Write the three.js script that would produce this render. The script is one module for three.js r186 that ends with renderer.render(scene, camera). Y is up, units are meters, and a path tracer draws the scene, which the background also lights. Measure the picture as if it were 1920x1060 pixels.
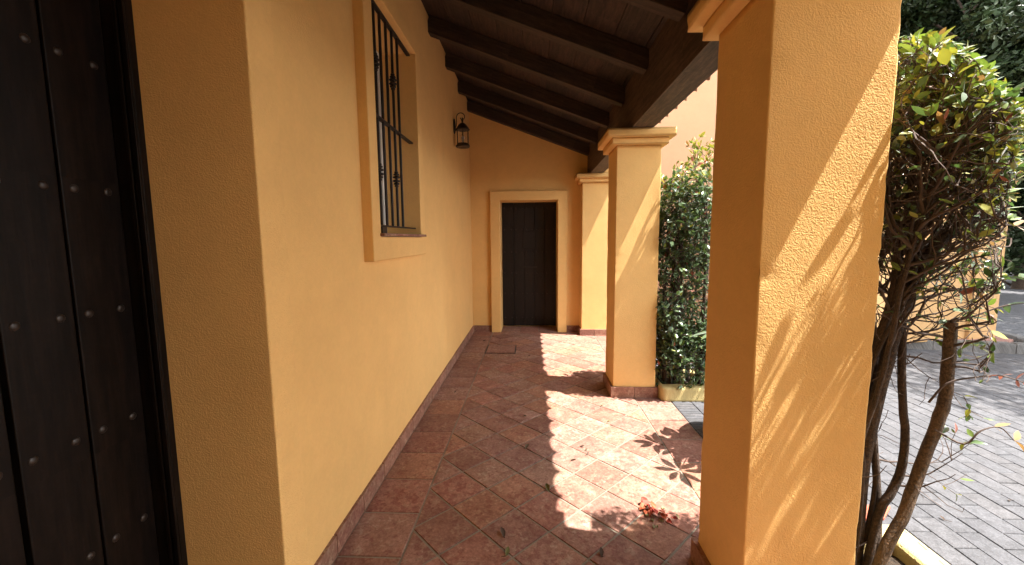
import * as THREE from 'three';
import { RoundedBoxGeometry } from 'three/addons/geometries/RoundedBoxGeometry.js';
import { mergeGeometries } from 'three/addons/utils/BufferGeometryUtils.js';
import { ImprovedNoise } from 'three/addons/math/ImprovedNoise.js';

// ------------------------------------------------------------------ camera, sky, sun, exposure
// world: x to the right of the camera, y up, z = -(distance ahead); metres; the camera stands over x = 0, z = 0
const scene = new THREE.Scene();
const camera = new THREE.PerspectiveCamera(68.62, 1920 / 1060, 0.05, 400);
camera.position.set(0, 1.42, 0);
camera.up.set(0.00441, 0.99475, -0.10726);
camera.lookAt(-0.04699, 1.42 - 0.10611, -0.99324);

const renderer = new THREE.WebGLRenderer({ antialias: true });
renderer.toneMapping = THREE.LinearToneMapping;
renderer.toneMappingExposure = 8.8;
renderer.shadowMap.enabled = true;
renderer.setSize(1024, 565);

const SUN = new THREE.Vector3(1, 2.2, 0.213).normalize();
{ // hazy bright summer sky: whitish towards the horizon, pale blue overhead, the same all round
  const w = 64, h = 256, data = new Float32Array(w * h * 4);
  for (let y = 0; y < h; y++) { const e = Math.max(0, ((y + .5) / h - .5) * 2), t = Math.pow(e, .6); const c = [2.40 - .86 * t, 2.34 - .62 * t, 2.22 - .24 * t];
    for (let x = 0; x < w; x++) data.set([...c, 1], (y * w + x) * 4); }
  const t = new THREE.DataTexture(data, w, h, THREE.RGBAFormat, THREE.FloatType); t.mapping = THREE.EquirectangularReflectionMapping; t.magFilter = THREE.LinearFilter; t.minFilter = THREE.LinearFilter; t.needsUpdate = true;
  scene.background = t; scene.environment = t; scene.environmentIntensity = scene.backgroundIntensity = 0.3;
}
const sun = new THREE.DirectionalLight(new THREE.Color(1, 0.955, 0.88), 2.3);
sun.name = 'sun';
sun.position.set(1 + SUN.x * 30, SUN.y * 30, -3 + SUN.z * 30);
sun.target.position.set(1, 0, -3);
sun.castShadow = true;
sun.shadow.mapSize.set(4096, 4096);
Object.assign(sun.shadow.camera, { left: -14, right: 14, top: 14, bottom: -14, near: 1, far: 70 });
scene.add(sun, sun.target);

// ------------------------------------------------------------------ helpers
function rng(seed) { let a = seed >>> 0; return () => { a = (a + 0x6D2B79F5) | 0; let t = Math.imul(a ^ (a >>> 15), 1 | a); t = (t + Math.imul(t ^ (t >>> 7), 61 | t)) ^ t; return ((t ^ (t >>> 14)) >>> 0) / 4294967296; }; }
const R0 = rng(20240611);
const rr = (r, a, b) => a + (b - a) * r();
const perlin = new ImprovedNoise();
const clamp01 = v => Math.min(1, Math.max(0, v));
const lerp = (a, b, t) => a + (b - a) * t;
const sstep = (a, b, v) => { const t = clamp01((v - a) / (b - a)); return t * t * (3 - 2 * t); };
const V = (x, y, d) => new THREE.Vector3(x, y, -d);

// --- tileable value noise and textures
function vnoise(size, cells, seed) {
  const r = rng(seed), g = new Float32Array(cells * cells); for (let i = 0; i < g.length; i++) g[i] = r();
  const out = new Float32Array(size * size), f = cells / size;
  for (let y = 0; y < size; y++) { const fy = y * f, iy = Math.floor(fy); let ty = fy - iy; ty = ty * ty * (3 - 2 * ty); const y0 = (iy % cells) * cells, y1 = ((iy + 1) % cells) * cells;
    for (let x = 0; x < size; x++) { const fx = x * f, ix = Math.floor(fx); let tx = fx - ix; tx = tx * tx * (3 - 2 * tx); const x0 = ix % cells, x1 = (ix + 1) % cells;
      const a = g[y0 + x0], b = g[y0 + x1], c = g[y1 + x0], d = g[y1 + x1]; out[y * size + x] = a + (b - a) * tx + (c - a + (a - b - c + d) * tx) * ty; } }
  return out;
}
function mix(size, list) { const o = new Float32Array(size * size); let s = 0; for (const [cells, w, seed] of list) { const n = vnoise(size, cells, seed); s += w; for (let i = 0; i < o.length; i++) o[i] += n[i] * w; } for (let i = 0; i < o.length; i++) o[i] /= s; return o; }
function tex(size, fn, color, span) {            // fn(i, x, y) -> grey or [r, g, b], 0..1
  const data = new Uint8Array(size * size * 4);
  for (let i = 0; i < size * size; i++) { const v = fn(i, i % size, Math.floor(i / size)); const p = i * 4;
    if (Array.isArray(v)) { data[p] = clamp01(v[0]) * 255; data[p + 1] = clamp01(v[1]) * 255; data[p + 2] = clamp01(v[2]) * 255; } else data[p] = data[p + 1] = data[p + 2] = clamp01(v) * 255;
    data[p + 3] = 255; }
  const t = new THREE.DataTexture(data, size, size, THREE.RGBAFormat); t.wrapS = t.wrapT = THREE.RepeatWrapping; t.magFilter = THREE.LinearFilter; t.minFilter = THREE.LinearMipmapLinearFilter; t.generateMipmaps = true;
  if (color) t.colorSpace = THREE.SRGBColorSpace; t.repeat.set(1 / span, 1 / span); t.needsUpdate = true; return t;
}
const lin = (r, g, b) => new THREE.Color().setRGB(r, g, b);
function std(o) { return new THREE.MeshStandardMaterial({ side: THREE.DoubleSide, ...o }); }

// stucco
const stN = mix(1024, [[512, .55, 1], [256, .75, 2], [130, .3, 6], [60, .1, 3], [6, .12, 5]]);
const stC = mix(512, [[6, .5, 11], [14, .35, 12], [40, .3, 13], [160, .35, 14]]);
const stuccoBump = tex(1024, i => 0.5 + (stN[i] - .5) * 2.2, false, 0.85);
const stuccoMap = tex(512, i => { const v = 0.95 + (stC[i] - .5) * 0.08; return [v, v * (1 + (stC[(i * 7) % stC.length] - .5) * .02), v * .985]; }, true, 1.9);
const M = {};
const OCHRE = lin(0.85, 0.535, 0.205);
M.stucco = std({ color: OCHRE, map: stuccoMap, bumpMap: stuccoBump, bumpScale: 0.0009, roughness: 0.92 });
M.stuccoWall = std({ color: OCHRE, map: stuccoMap, bumpMap: stuccoBump, bumpScale: 0.0006, roughness: 0.92 });
M.peachDimmed = std({ color: lin(0.43, 0.255, 0.15), map: stuccoMap, bumpMap: stuccoBump, bumpScale: 0.0005, roughness: 0.92 });  // outer end wall stucco, darkened in the colour to offset over-bright daylight
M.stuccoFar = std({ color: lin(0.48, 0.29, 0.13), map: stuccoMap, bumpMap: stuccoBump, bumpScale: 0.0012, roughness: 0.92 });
M.planter = std({ color: lin(.55, .43, .19), map: stuccoMap, bumpMap: stuccoBump, bumpScale: 0.002, roughness: 0.9 });
// terracotta
const tA = mix(1024, [[5, .5, 21], [11, .5, 22], [26, .4, 23]]), tB = mix(1024, [[34, .6, 24], [70, .5, 25], [150, .35, 26]]), tC = mix(1024, [[90, .5, 27], [220, .5, 28]]), tD = mix(1024, [[9, .35, 29], [36, .5, 30], [90, .4, 31], [180, .25, 32]]);
const terraMap = tex(1024, i => {
  const a = sstep(.3, .7, tA[i]), sp = sstep(.52, .64, tB[i] * .65 + tD[i] * .35), dk = sstep(.54, .61, tD[i]), f = (tC[i] - .5) * .16;
  let r = lerp(.52, .60, a), g = lerp(.375, .455, a), b = lerp(.32, .395, a);
  r = lerp(r, .62, sp * .6); g = lerp(g, .535, sp * .6); b = lerp(b, .465, sp * .6);
  r = lerp(r, .44, dk * .45); g = lerp(g, .25, dk * .45); b = lerp(b, .215, dk * .45);
  return [r + f, g + f, b + f];
}, true, 1.15);
const terraBump = tex(512, i => { const k = (Math.floor(i / 512) * 2) * 1024 + (i % 512) * 2; return .5 + (tB[k] - .5) * .9 + (tC[k] - .5) * .5; }, false, 1.15);
const terraRough = tex(512, i => { const k = (Math.floor(i / 512) * 2) * 1024 + (i % 512) * 2; return .76 + sstep(.4, .65, tA[k]) * .22; }, false, 1.15);
M.terra = [[1, 1, 1], [1.0, .86, .82], [.88, .84, .84], [1.0, 1.04, .98], [.82, .74, .70], [1.06, .96, .82]].map(c => std({ color: lin(...c), map: terraMap, bumpMap: terraBump, bumpScale: 0.0018, roughnessMap: terraRough, roughness: 1 }));
M.skirt = [[.95, .93, .85], [1.05, .98, .88], [.88, .80, .74]].map(c => std({ color: lin(...c), map: terraMap, bumpMap: terraBump, bumpScale: 0.0012, roughness: .8 }));
M.grout = std({ color: lin(.25, .215, .17), map: stuccoMap, bumpMap: stuccoBump, bumpScale: .002, roughness: .95 });
// pavers
const pN = mix(512, [[8, .4, 41], [30, .4, 42], [120, .5, 43], [250, .6, 44]]);
const paverMap = tex(512, i => { const v = .80 + (pN[i] - .5) * .6; return [v, v * .99, v * 1.0]; }, true, 0.7);
const paverBump = tex(512, i => pN[i], false, 0.7);
M.paver = [[.105, .106, .113], [.112, .112, .118], [.098, .099, .106], [.107, .105, .109]].map(c => std({ color: lin(...c), map: paverMap, bumpMap: paverBump, bumpScale: .002, roughness: .85 }));
M.sand = std({ color: lin(.06, .055, .052), map: paverMap, roughness: .95 });
M.kerb = std({ color: lin(.17, .165, .155), map: paverMap, bumpMap: paverBump, bumpScale: .002, roughness: .9 });
M.redPave = std({ color: lin(.42, .22, .17), map: paverMap, roughness: .9 });
// wood
const wN = mix(512, [[6, .3, 51], [60, .5, 52], [200, .4, 53]]);
const wF = (x, y) => { const k = (Math.floor(y / 10) % 512) * 512 + x; return wN[(k + Math.floor(x * 0)) % wN.length]; };
const woodMap = tex(512, (i, x, y) => { const v = .72 + (wF(x, y) - .5) * .75 + (wN[i] - .5) * .25; return [v * 1.02, v * .97, v * .93]; }, true, .8);
const woodBump = tex(512, (i, x, y) => wF(x, y) * .8 + wN[i] * .2, false, .8);
M.beam = std({ color: lin(.15, .10, .078), map: woodMap, bumpMap: woodBump, bumpScale: .0015, roughness: .62 });
M.rafter = std({ color: lin(.060, .038, .028), map: woodMap, bumpMap: woodBump, bumpScale: .0012, roughness: .62 });
M.rafterPale = std({ color: lin(.074, .049, .037), map: woodMap, bumpMap: woodBump, bumpScale: .0014, roughness: .66 });
M.board = [[.082, .048, .035], [.046, .029, .022], [.070, .046, .037]].map(c => std({ color: lin(...c), map: woodMap, bumpMap: woodBump, bumpScale: .001, roughness: .7 }));
M.door = new THREE.MeshPhysicalMaterial({ side: THREE.DoubleSide, color: lin(.014, .009, .007), map: woodMap, bumpMap: woodBump, bumpScale: .0006, roughness: .5, specularIntensity: .35 });
M.doorFar = new THREE.MeshPhysicalMaterial({ side: THREE.DoubleSide, color: lin(.018, .012, .009), map: woodMap, bumpMap: woodBump, bumpScale: .0006, roughness: .5, specularIntensity: .6 });
M.stud = std({ color: lin(.028, .02, .016), metalness: .2, roughness: .4 });
M.iron = std({ color: lin(.022, .018, .016), metalness: .3, roughness: .5 });
M.bronze = std({ color: lin(.06, .045, .032), metalness: .5, roughness: .5 });
M.whitePaint = std({ color: lin(.72, .71, .68), roughness: .4 });
M.curtain = std({ color: lin(.5, .46, .38), roughness: .95 });
M.glass = new THREE.MeshPhysicalMaterial({ color: 0xffffff, transmission: 1, thickness: 0, roughness: .02, ior: 1.5, side: THREE.DoubleSide });
M.lampGlass = new THREE.MeshPhysicalMaterial({ color: lin(.95, .94, .9), transmission: .95, thickness: 0, roughness: .18, ior: 1.5, side: THREE.DoubleSide });
M.roofTile = [[.36, .19, .12], [.42, .24, .15], [.31, .16, .10]].map(c => std({ color: lin(...c), map: stuccoMap, roughness: .9 }));
const bN = mix(512, [[12, .4, 61], [50, .5, 62], [160, .5, 63]]);
const barkMap = tex(512, i => { const v = .72 + (bN[i] - .5) * .8; return [v, v * .94, v * .88]; }, true, .35);
const barkBump = tex(512, i => bN[i], false, .35);
M.bark = std({ color: lin(.11, .078, .058), map: barkMap, bumpMap: barkBump, bumpScale: .004, roughness: .9 });
M.barkPale = std({ color: lin(.19, .14, .10), map: barkMap, bumpMap: barkBump, bumpScale: .003, roughness: .9 });
M.twig = std({ color: lin(.085, .056, .043), roughness: .85 });
M.soil = std({ color: lin(.09, .065, .045), map: barkMap, bumpMap: barkBump, bumpScale: .01, roughness: 1 });
M.pot = std({ color: lin(.03, .03, .033), roughness: .5 });
const leafP = (c, tr = .35) => new THREE.MeshPhysicalMaterial({ color: lin(...c), transmission: tr, thickness: 0, roughness: .9, clearcoat: .85, clearcoatRoughness: .2, side: THREE.DoubleSide });
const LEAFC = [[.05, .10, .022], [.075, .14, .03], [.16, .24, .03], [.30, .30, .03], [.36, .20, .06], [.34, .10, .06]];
M.leaf = LEAFC.map(c => leafP(c));
M.leafVC = new THREE.MeshPhysicalMaterial({ color: 0xffffff, vertexColors: true, transmission: .35, thickness: 0, roughness: .9, clearcoat: .85, clearcoatRoughness: .2, side: THREE.DoubleSide });
M.treeLeaf = new THREE.MeshPhysicalMaterial({ color: lin(.018, .034, .011), specularIntensity: .35, transmission: .1, thickness: 0, roughness: .7, clearcoat: .12, clearcoatRoughness: .3, side: THREE.DoubleSide });
M.dryLeaf = [[.10, .065, .035], [.07, .045, .03], [.12, .12, .04]].map(c => std({ color: lin(...c), roughness: .85 }));
M.petal = [[.40, .05, .028], [.44, .10, .04], [.24, .21, .10]].map(c => std({ color: lin(...c), roughness: .75 }));

// --- object building
const baseOf = new WeakMap();
const taken = {};
function numbered(n) { if (!(n in taken)) { taken[n] = 0; return n; } taken[n]++; return n + '_' + String(taken[n]).padStart(3, '0'); }
function flags(m) { m.castShadow = true; m.receiveShadow = true; return m; }
function thing(name, label, category, base, group, kind) {
  const g = new THREE.Group(); g.name = numbered(name); g.position.copy(base); scene.add(g); baseOf.set(g, base.clone());
  g.userData.label = label; if (category) g.userData.category = category; if (group) g.userData.group = group; if (kind) g.userData.kind = kind; return g;
}
function triUV(geo, along) {                    // uv in metres; 'along' = axis the grain follows (v runs along it)
  const g = geo.index ? geo.toNonIndexed() : geo; const p = g.attributes.position, n = g.attributes.normal, uv = new Float32Array(p.count * 2);
  for (let i = 0; i < p.count; i += 3) {
    let nx = 0, ny = 0, nz = 0; for (let k = 0; k < 3; k++) { nx += Math.abs(n.getX(i + k)); ny += Math.abs(n.getY(i + k)); nz += Math.abs(n.getZ(i + k)); }
    for (let k = 0; k < 3; k++) { const j = i + k, x = p.getX(j), y = p.getY(j), z = p.getZ(j); let u, v;
      if (along === 'x') { v = x; u = (ny > nz ? z : y); } else if (along === 'z') { v = z; u = (ny > nx ? x : y); } else if (along === 'y') { v = y; u = (nx > nz ? z : x); }
      else if (nx >= ny && nx >= nz) { u = z; v = y; } else if (nz >= ny) { u = x; v = y; } else { u = x; v = z; }
      uv[j * 2] = u; uv[j * 2 + 1] = v; } }
  g.setAttribute('uv', new THREE.BufferAttribute(uv, 2)); return g;
}
function shiftUV(g, u, v) { const a = g.attributes.uv; for (let i = 0; i < a.count; i++) a.setXY(i, a.getX(i) + u, a.getY(i) + v); return g; }
function part(name, geo, mat, parent, extra) {   // geometry comes in world coordinates
  const b = baseOf.get(parent); geo.translate(-b.x, -b.y, -b.z);
  const m = flags(new THREE.Mesh(geo, mat)); m.name = name; parent.add(m); baseOf.set(m, b); if (extra) Object.assign(m.userData, extra); return m;
}
function box(x0, x1, y0, y1, d0, d1, along) { const g = new THREE.BoxGeometry(x1 - x0, y1 - y0, d1 - d0); g.translate((x0 + x1) / 2, (y0 + y1) / 2, -(d0 + d1) / 2); return triUV(g, along); }
function rbox(x0, x1, y0, y1, d0, d1, r = .004, along, seg = 1) { const g = new RoundedBoxGeometry(x1 - x0, y1 - y0, d1 - d0, seg, r); g.translate((x0 + x1) / 2, (y0 + y1) / 2, -(d0 + d1) / 2); return triUV(g, along); }
function tube(pts, radii, sides = 7, closed = false) {   // tapered tube along world points
  const n = pts.length, pos = [], uv = [], idx = []; let up = new THREE.Vector3(.31, .1, .94).normalize(); let len = 0;
  for (let i = 0; i < n; i++) {
    const t = new THREE.Vector3().subVectors(pts[Math.min(i + 1, n - 1)], pts[Math.max(i - 1, 0)]).normalize();
    const a = new THREE.Vector3().crossVectors(t, up); if (a.lengthSq() < 1e-4) a.crossVectors(t, new THREE.Vector3(1, .2, 0)); a.normalize(); const b = new THREE.Vector3().crossVectors(t, a).normalize(); up.copy(b).negate(); up.crossVectors(a, t).normalize();
    if (i) len += pts[i].distanceTo(pts[i - 1]); const r = Array.isArray(radii) ? radii[i] : radii;
    for (let k = 0; k <= sides; k++) { const an = k / sides * Math.PI * 2; pos.push(pts[i].x + (a.x * Math.cos(an) + b.x * Math.sin(an)) * r, pts[i].y + (a.y * Math.cos(an) + b.y * Math.sin(an)) * r, pts[i].z + (a.z * Math.cos(an) + b.z * Math.sin(an)) * r); uv.push(k / sides * .15, len); }
  }
  const w = sides + 1; for (let i = 0; i < n - 1; i++) for (let k = 0; k < sides; k++) { const a = i * w + k; idx.push(a, a + w, a + 1, a + 1, a + w, a + w + 1); }
  for (const e of [0, n - 1]) { const c = pos.length / 3; pos.push(pts[e].x, pts[e].y, pts[e].z); uv.push(0, 0); for (let k = 0; k < sides; k++) e ? idx.push(c, e * w + k, e * w + k + 1) : idx.push(c, k + 1, k); }
  const g = new THREE.BufferGeometry(); g.setAttribute('position', new THREE.Float32BufferAttribute(pos, 3)); g.setAttribute('uv', new THREE.Float32BufferAttribute(uv, 2)); g.setIndex(idx); g.computeVertexNormals(); return g.toNonIndexed();
}
function curve(pts, n) { return new THREE.CatmullRomCurve3(pts).getPoints(n); }
function shaft(x0, x1, d0, d1, y0, y1, r, amp, seed, row = .035) {   // hand-plastered pier: rounded arrises, slightly wavy faces
  const ring = []; const cs = [[x1 - r, d1 - r, 0], [x0 + r, d1 - r, 1], [x0 + r, d0 + r, 2], [x1 - r, d0 + r, 3]]; const flat = 9;
  for (let c = 0; c < 4; c++) { const [cx, cd, q] = cs[c]; for (let k = 0; k <= 3; k++) { const a = (q + k / 3) * Math.PI / 2; ring.push([cx + Math.cos(a) * r, cd + Math.sin(a) * r, Math.cos(a), Math.sin(a), 1]); }
    const a = (q + 1) * Math.PI / 2, nx = cs[(c + 1) % 4]; const p0 = [cx + Math.cos(a) * r, cd + Math.sin(a) * r], p1 = [nx[0] + Math.cos(a) * r, nx[1] + Math.sin(a) * r];
    for (let k = 1; k < flat; k++) ring.push([lerp(p0[0], p1[0], k / flat), lerp(p0[1], p1[1], k / flat), Math.cos(a), Math.sin(a), 0]); }
  const rows = Math.max(2, Math.round((y1 - y0) / row)), n = ring.length, pos = [], idx = [];
  for (let j = 0; j <= rows; j++) { const y = lerp(y0, y1, j / rows); for (const [x, d, nx, nd, cor] of ring) {
    let o = perlin.noise(x * 3 + seed, y * 2.2, d * 3) * amp + perlin.noise(x * 11, y * 9 + seed, d * 11) * amp * .45; if (cor) o -= Math.max(0, perlin.noise(x * 4, y * 24 + seed, d * 4) - .2) * .011 + perlin.noise(x * 3, y * 5 + seed, d * 3) * .002;
    pos.push(x + nx * o, y, -(d + nd * o)); } }
  for (let j = 0; j < rows; j++) for (let k = 0; k < n; k++) { const a = j * n + k, b = j * n + (k + 1) % n; idx.push(a, b, a + n, b, b + n, a + n); }
  for (const j of [0, rows]) { const c = pos.length / 3; pos.push((x0 + x1) / 2, j ? y1 : y0, -(d0 + d1) / 2); for (let k = 0; k < n; k++) { const a = j * n + k, b = j * n + (k + 1) % n; j ? idx.push(c, a, b) : idx.push(c, b, a); } }
  const g = new THREE.BufferGeometry(); g.setAttribute('position', new THREE.Float32BufferAttribute(pos, 3)); g.setIndex(idx); g.computeVertexNormals(); return triUV(g);
}
// flat frame (outer rectangle with a rectangular hole) in the (a, y) plane, extruded
function frameShape(a0, a1, y0, y1, holes) { const s = new THREE.Shape(); s.moveTo(a0, y0); s.lineTo(a1, y0); s.lineTo(a1, y1); s.lineTo(a0, y1); s.closePath();
  for (const [h0, h1, g0, g1] of holes) { const p = new THREE.Path(); p.moveTo(h0, g0); p.lineTo(h0, g1); p.lineTo(h1, g1); p.lineTo(h1, g0); p.closePath(); s.holes.push(p); } return s; }
function uShape(a0, a1, y0, y1, h0, h1, g1) { const s = new THREE.Shape(); s.moveTo(a0, y0); s.lineTo(h0, y0); s.lineTo(h0, g1); s.lineTo(h1, g1); s.lineTo(h1, y0); s.lineTo(a1, y0); s.lineTo(a1, y1); s.lineTo(a0, y1); s.closePath(); return s; }
function extrudeX(shape, x0, x1, bevel = 0) {   // shape in (d, y); occupies x0..x1
  const g = new THREE.ExtrudeGeometry(shape, { depth: x1 - x0 - bevel * 2, bevelEnabled: bevel > 0, bevelSize: bevel, bevelThickness: bevel, bevelOffset: -bevel, bevelSegments: 2, curveSegments: 4 });
  g.applyMatrix4(new THREE.Matrix4().set(0, 0, 1, x0 + bevel, 0, 1, 0, 0, -1, 0, 0, 0, 0, 0, 0, 1)); return triUV(g);
}
function extrudeD(shape, d0, d1, bevel = 0) {   // shape in (x, y); occupies d0..d1
  const g = new THREE.ExtrudeGeometry(shape, { depth: d1 - d0 - bevel * 2, bevelEnabled: bevel > 0, bevelSize: bevel, bevelThickness: bevel, bevelOffset: -bevel, bevelSegments: 2, curveSegments: 4 });
  g.translate(0, 0, -d1 + bevel); return triUV(g);
}
// convex polygon tools for tiles, points [x, d]
function clipPoly(poly, a, b, c) { const out = []; for (let i = 0; i < poly.length; i++) { const p = poly[i], q = poly[(i + 1) % poly.length], fp = a * p[0] + b * p[1] - c, fq = a * q[0] + b * q[1] - c; if (fp <= 0) out.push(p); if ((fp < 0 && fq > 0) || (fp > 0 && fq < 0)) { const t = fp / (fp - fq); out.push([lerp(p[0], q[0], t), lerp(p[1], q[1], t)]); } } return out; }
function clean(poly) { return poly.filter((p, i) => { const q = poly[(i + 1) % poly.length]; return Math.hypot(p[0] - q[0], p[1] - q[1]) > 1e-4; }); }
function area(poly) { let s = 0; for (let i = 0; i < poly.length; i++) { const p = poly[i], q = poly[(i + 1) % poly.length]; s += p[0] * q[1] - q[0] * p[1]; } return s / 2; }
function inset(poly, t) { let p = poly; if (area(p) < 0) p = p.slice().reverse(); let out = p; for (let i = 0; i < p.length; i++) { const a = p[i], b = p[(i + 1) % p.length], l = Math.hypot(b[0] - a[0], b[1] - a[1]); const nx = (b[1] - a[1]) / l, ny = -(b[0] - a[0]) / l; out = clipPoly(out, nx, ny, nx * a[0] + ny * a[1] - t); } return clean(out); }
function slab(poly, top, th, bev, uo = 0, vo = 0, rot = 0, tilt = [0, 0]) {    // tile with chamfered top edge
  let p = poly; if (area(p) < 0) p = p.slice().reverse(); const n = p.length; let cx = 0, cd = 0; p.forEach(q => { cx += q[0] / n; cd += q[1] / n; });
  const inn = p.map(q => { const l = Math.hypot(q[0] - cx, q[1] - cd); const k = Math.max(.2, (l - bev * 1.3) / l); return [cx + (q[0] - cx) * k, cd + (q[1] - cd) * k]; });
  const pos = [], H = (q, y) => y + (q[0] - cx) * tilt[0] + (q[1] - cd) * tilt[1]; const push = (q, y) => pos.push(q[0], y, -q[1]);
  for (let i = 1; i < n - 1; i++) { push(inn[0], H(inn[0], top)); push(inn[i], H(inn[i], top)); push(inn[i + 1], H(inn[i + 1], top)); }
  for (let i = 0; i < n; i++) { const j = (i + 1) % n; const A = inn[i], B = inn[j], C = p[i], E = p[j]; const y1 = H(A, top), y2 = H(B, top), y3 = H(C, top - bev), y4 = H(E, top - bev);
    push(A, y1); push(C, y3); push(B, y2); push(B, y2); push(C, y3); push(E, y4);
    push(C, y3); push(C, top - th); push(E, y4); push(E, y4); push(C, top - th); push(E, top - th); }
  const g = new THREE.BufferGeometry(); g.setAttribute('position', new THREE.Float32BufferAttribute(pos, 3)); g.computeVertexNormals();
  const uv = []; const c = Math.cos(rot), s = Math.sin(rot); for (let i = 0; i < pos.length; i += 3) { const x = pos[i], z = pos[i + 2]; uv.push(c * x - s * z + uo + pos[i + 1] * .5, s * x + c * z + vo); } g.setAttribute('uv', new THREE.Float32BufferAttribute(uv, 2)); return g;
}
const rect = (x0, x1, d0, d1) => [[x0, d0], [x1, d0], [x1, d1], [x0, d1]];

// ------------------------------------------------------------------ dimensions (all but BACK) read off the photograph
const WX = -0.898, D = 6.23, CX0 = 0.7235, CX1 = 1.0962, COLD = [1.3505, 3.6242], CW = 0.3727, BACK = -0.95;  // BACK: depth chosen so the unseen rear wall cuts light from behind
const SL = 0.381, CEIL = x => 3.375 - SL * (x - WX), RAFB = x => 3.23 - SL * (x - WX);

// ------------------------------------------------------------------ ground, paving, porch floor
{
  const g = thing('ground', 'flat earth beyond the paved drive', null, V(0, -.06, 0), null, 'structure');
  const pg = new THREE.PlaneGeometry(300, 300); pg.rotateX(-Math.PI / 2); pg.translate(0, -.06, 0); part('earth', triUV(pg), std({ color: lin(.12, .10, .07), map: paverMap, roughness: 1 }), g);
}
const paving = thing('paved_drive', 'grey brick-paved drive in sunlight', null, V(3, 0, 3), null, 'structure');
{
  part('bedding', box(1.21, 34, -.055, -.012, -4, 30), M.sand, paving);
  const far = new THREE.PlaneGeometry(25.4, 34); far.rotateX(-Math.PI / 2); far.translate(8.6 + 12.7, -.004, -13); part('far_paving', triUV(far), std({ color: lin(.10, .10, .108), map: paverMap, bumpMap: paverBump, bumpScale: .002, roughness: .9 }), paving);
  const r = rng(77), all = [], L = .212, W = .108, x1 = 8.6;
  let row = 0; for (let x = 1.376; x < x1; x += W, row++) for (let d = -.6 + (row % 2) * L / 2; d < 9.6; d += L) { const cx = x + W / 2, cd = d + L / 2; all.push([cx, cd, W, L]); }
  for (let d = -.6; d < 9.6; d += .0475) all.push([1.2905, d, .169, .0475]);
  camera.updateMatrixWorld(true); camera.updateProjectionMatrix(); const v = new THREE.Vector3();
  for (const a of all) { v.set(a[0], 0, -a[1]).project(camera); const px = (v.x + 1) * 960, py = (1 - v.y) * 530; const vis = v.z < 1 && py < 1075 && ((px > 1595 && px < 1935) || (px > 1255 && px < 1345 && a[1] < 3.55)); a.push(vis ? a[2] * a[3] / (a[0] * a[0] + a[1] * a[1]) / Math.hypot(a[0], a[1]) : 0); }
  all.sort((a, b) => b[4] - a[4]); const stuff = [];
  all.forEach(([cx, cd, w, l, s], i) => {
    const q = inset(rect(cx - w / 2 + rr(r, -.001, .001), cx + w / 2 + rr(r, -.001, .001), cd - l / 2, cd + l / 2), .0022);
    const g = slab(q, rr(r, -.0015, .0015), .012, .0035, r() * 5, r() * 5, r() * 6, [rr(r, -.01, .01), rr(r, -.008, .008)]);
    if (i < 300 && s > 0) part('paver', g, M.paver[Math.floor(r() * 4)], paving); else if (cd < 9 || s > 0) stuff.push(g);
  });
  part('paver_field', mergeGeometries(stuff), M.paver[0], paving, { kind: 'stuff' });
}
const floor = thing('porch_floor', 'terracotta tiled porch floor laid diagonally', null, V(.15, 0, 3), null, 'structure');
{
  part('mortar_bed', box(-.90, 1.205, -.05, -.0045, BACK, 6.62), M.grout, floor);
  const r = rng(5), a = .1685, ox = -.090, od = 2.049, xl = -.588, xr = .906;
  for (let i = -40; i < 40; i++) for (let j = -40; j < 40; j++) {
    const cx = ox + a * (i + j + 1), cd = od + a * (i - j); if (cx < xl - a || cx > xr + a || cd < .2 || cd > D + a) continue;
    let p = [[cx - a, cd], [cx, cd - a], [cx + a, cd], [cx, cd + a]]; p = clipPoly(p, -1, 0, -xl); p = clipPoly(p, 1, 0, xr); p = clipPoly(p, 0, 1, D - .012); p = clipPoly(p, 0, -1, -.2); p = clean(p);
    if (p.length < 3 || Math.abs(area(p)) < .0012) continue; p = inset(p, .0042 + r() * .0012); if (p.length < 3) continue;
    part('floor_tile', slab(p, rr(r, -.0012, .0014), .012, .0028, r() * 6, r() * 6, r() * 6.28, [rr(r, -.008, .008), rr(r, -.008, .008)]), M.terra[Math.floor(r() * 6)], floor);
  }
  for (const [x0, x1, off] of [[-.885, xl, 1.692], [xr, 1.205, 1.93]]) for (let k = -5; k < 16; k++) { const d0 = off + k * .3035, d1 = Math.min(d0 + .3035, D - .012); if (d1 - d0 < .05) continue;
    part('border_tile', slab(inset(rect(x0, x1, d0, d1), .0045), rr(r, -.0012, .0014), .012, .0028, r() * 6, r() * 6, r() * 6.28, [rr(r, -.007, .007), rr(r, -.007, .007)]), M.terra[Math.floor(r() * 6)], floor); }
  for (let k = 0; k < 3; k++) part('threshold_tile', slab(inset(rect(-.466 + k * .287, -.466 + (k + 1) * .287, D - .012, 6.60), .004), .001, .012, .003, r() * 6, r() * 6, 0), M.terra[k], floor);
}

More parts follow.
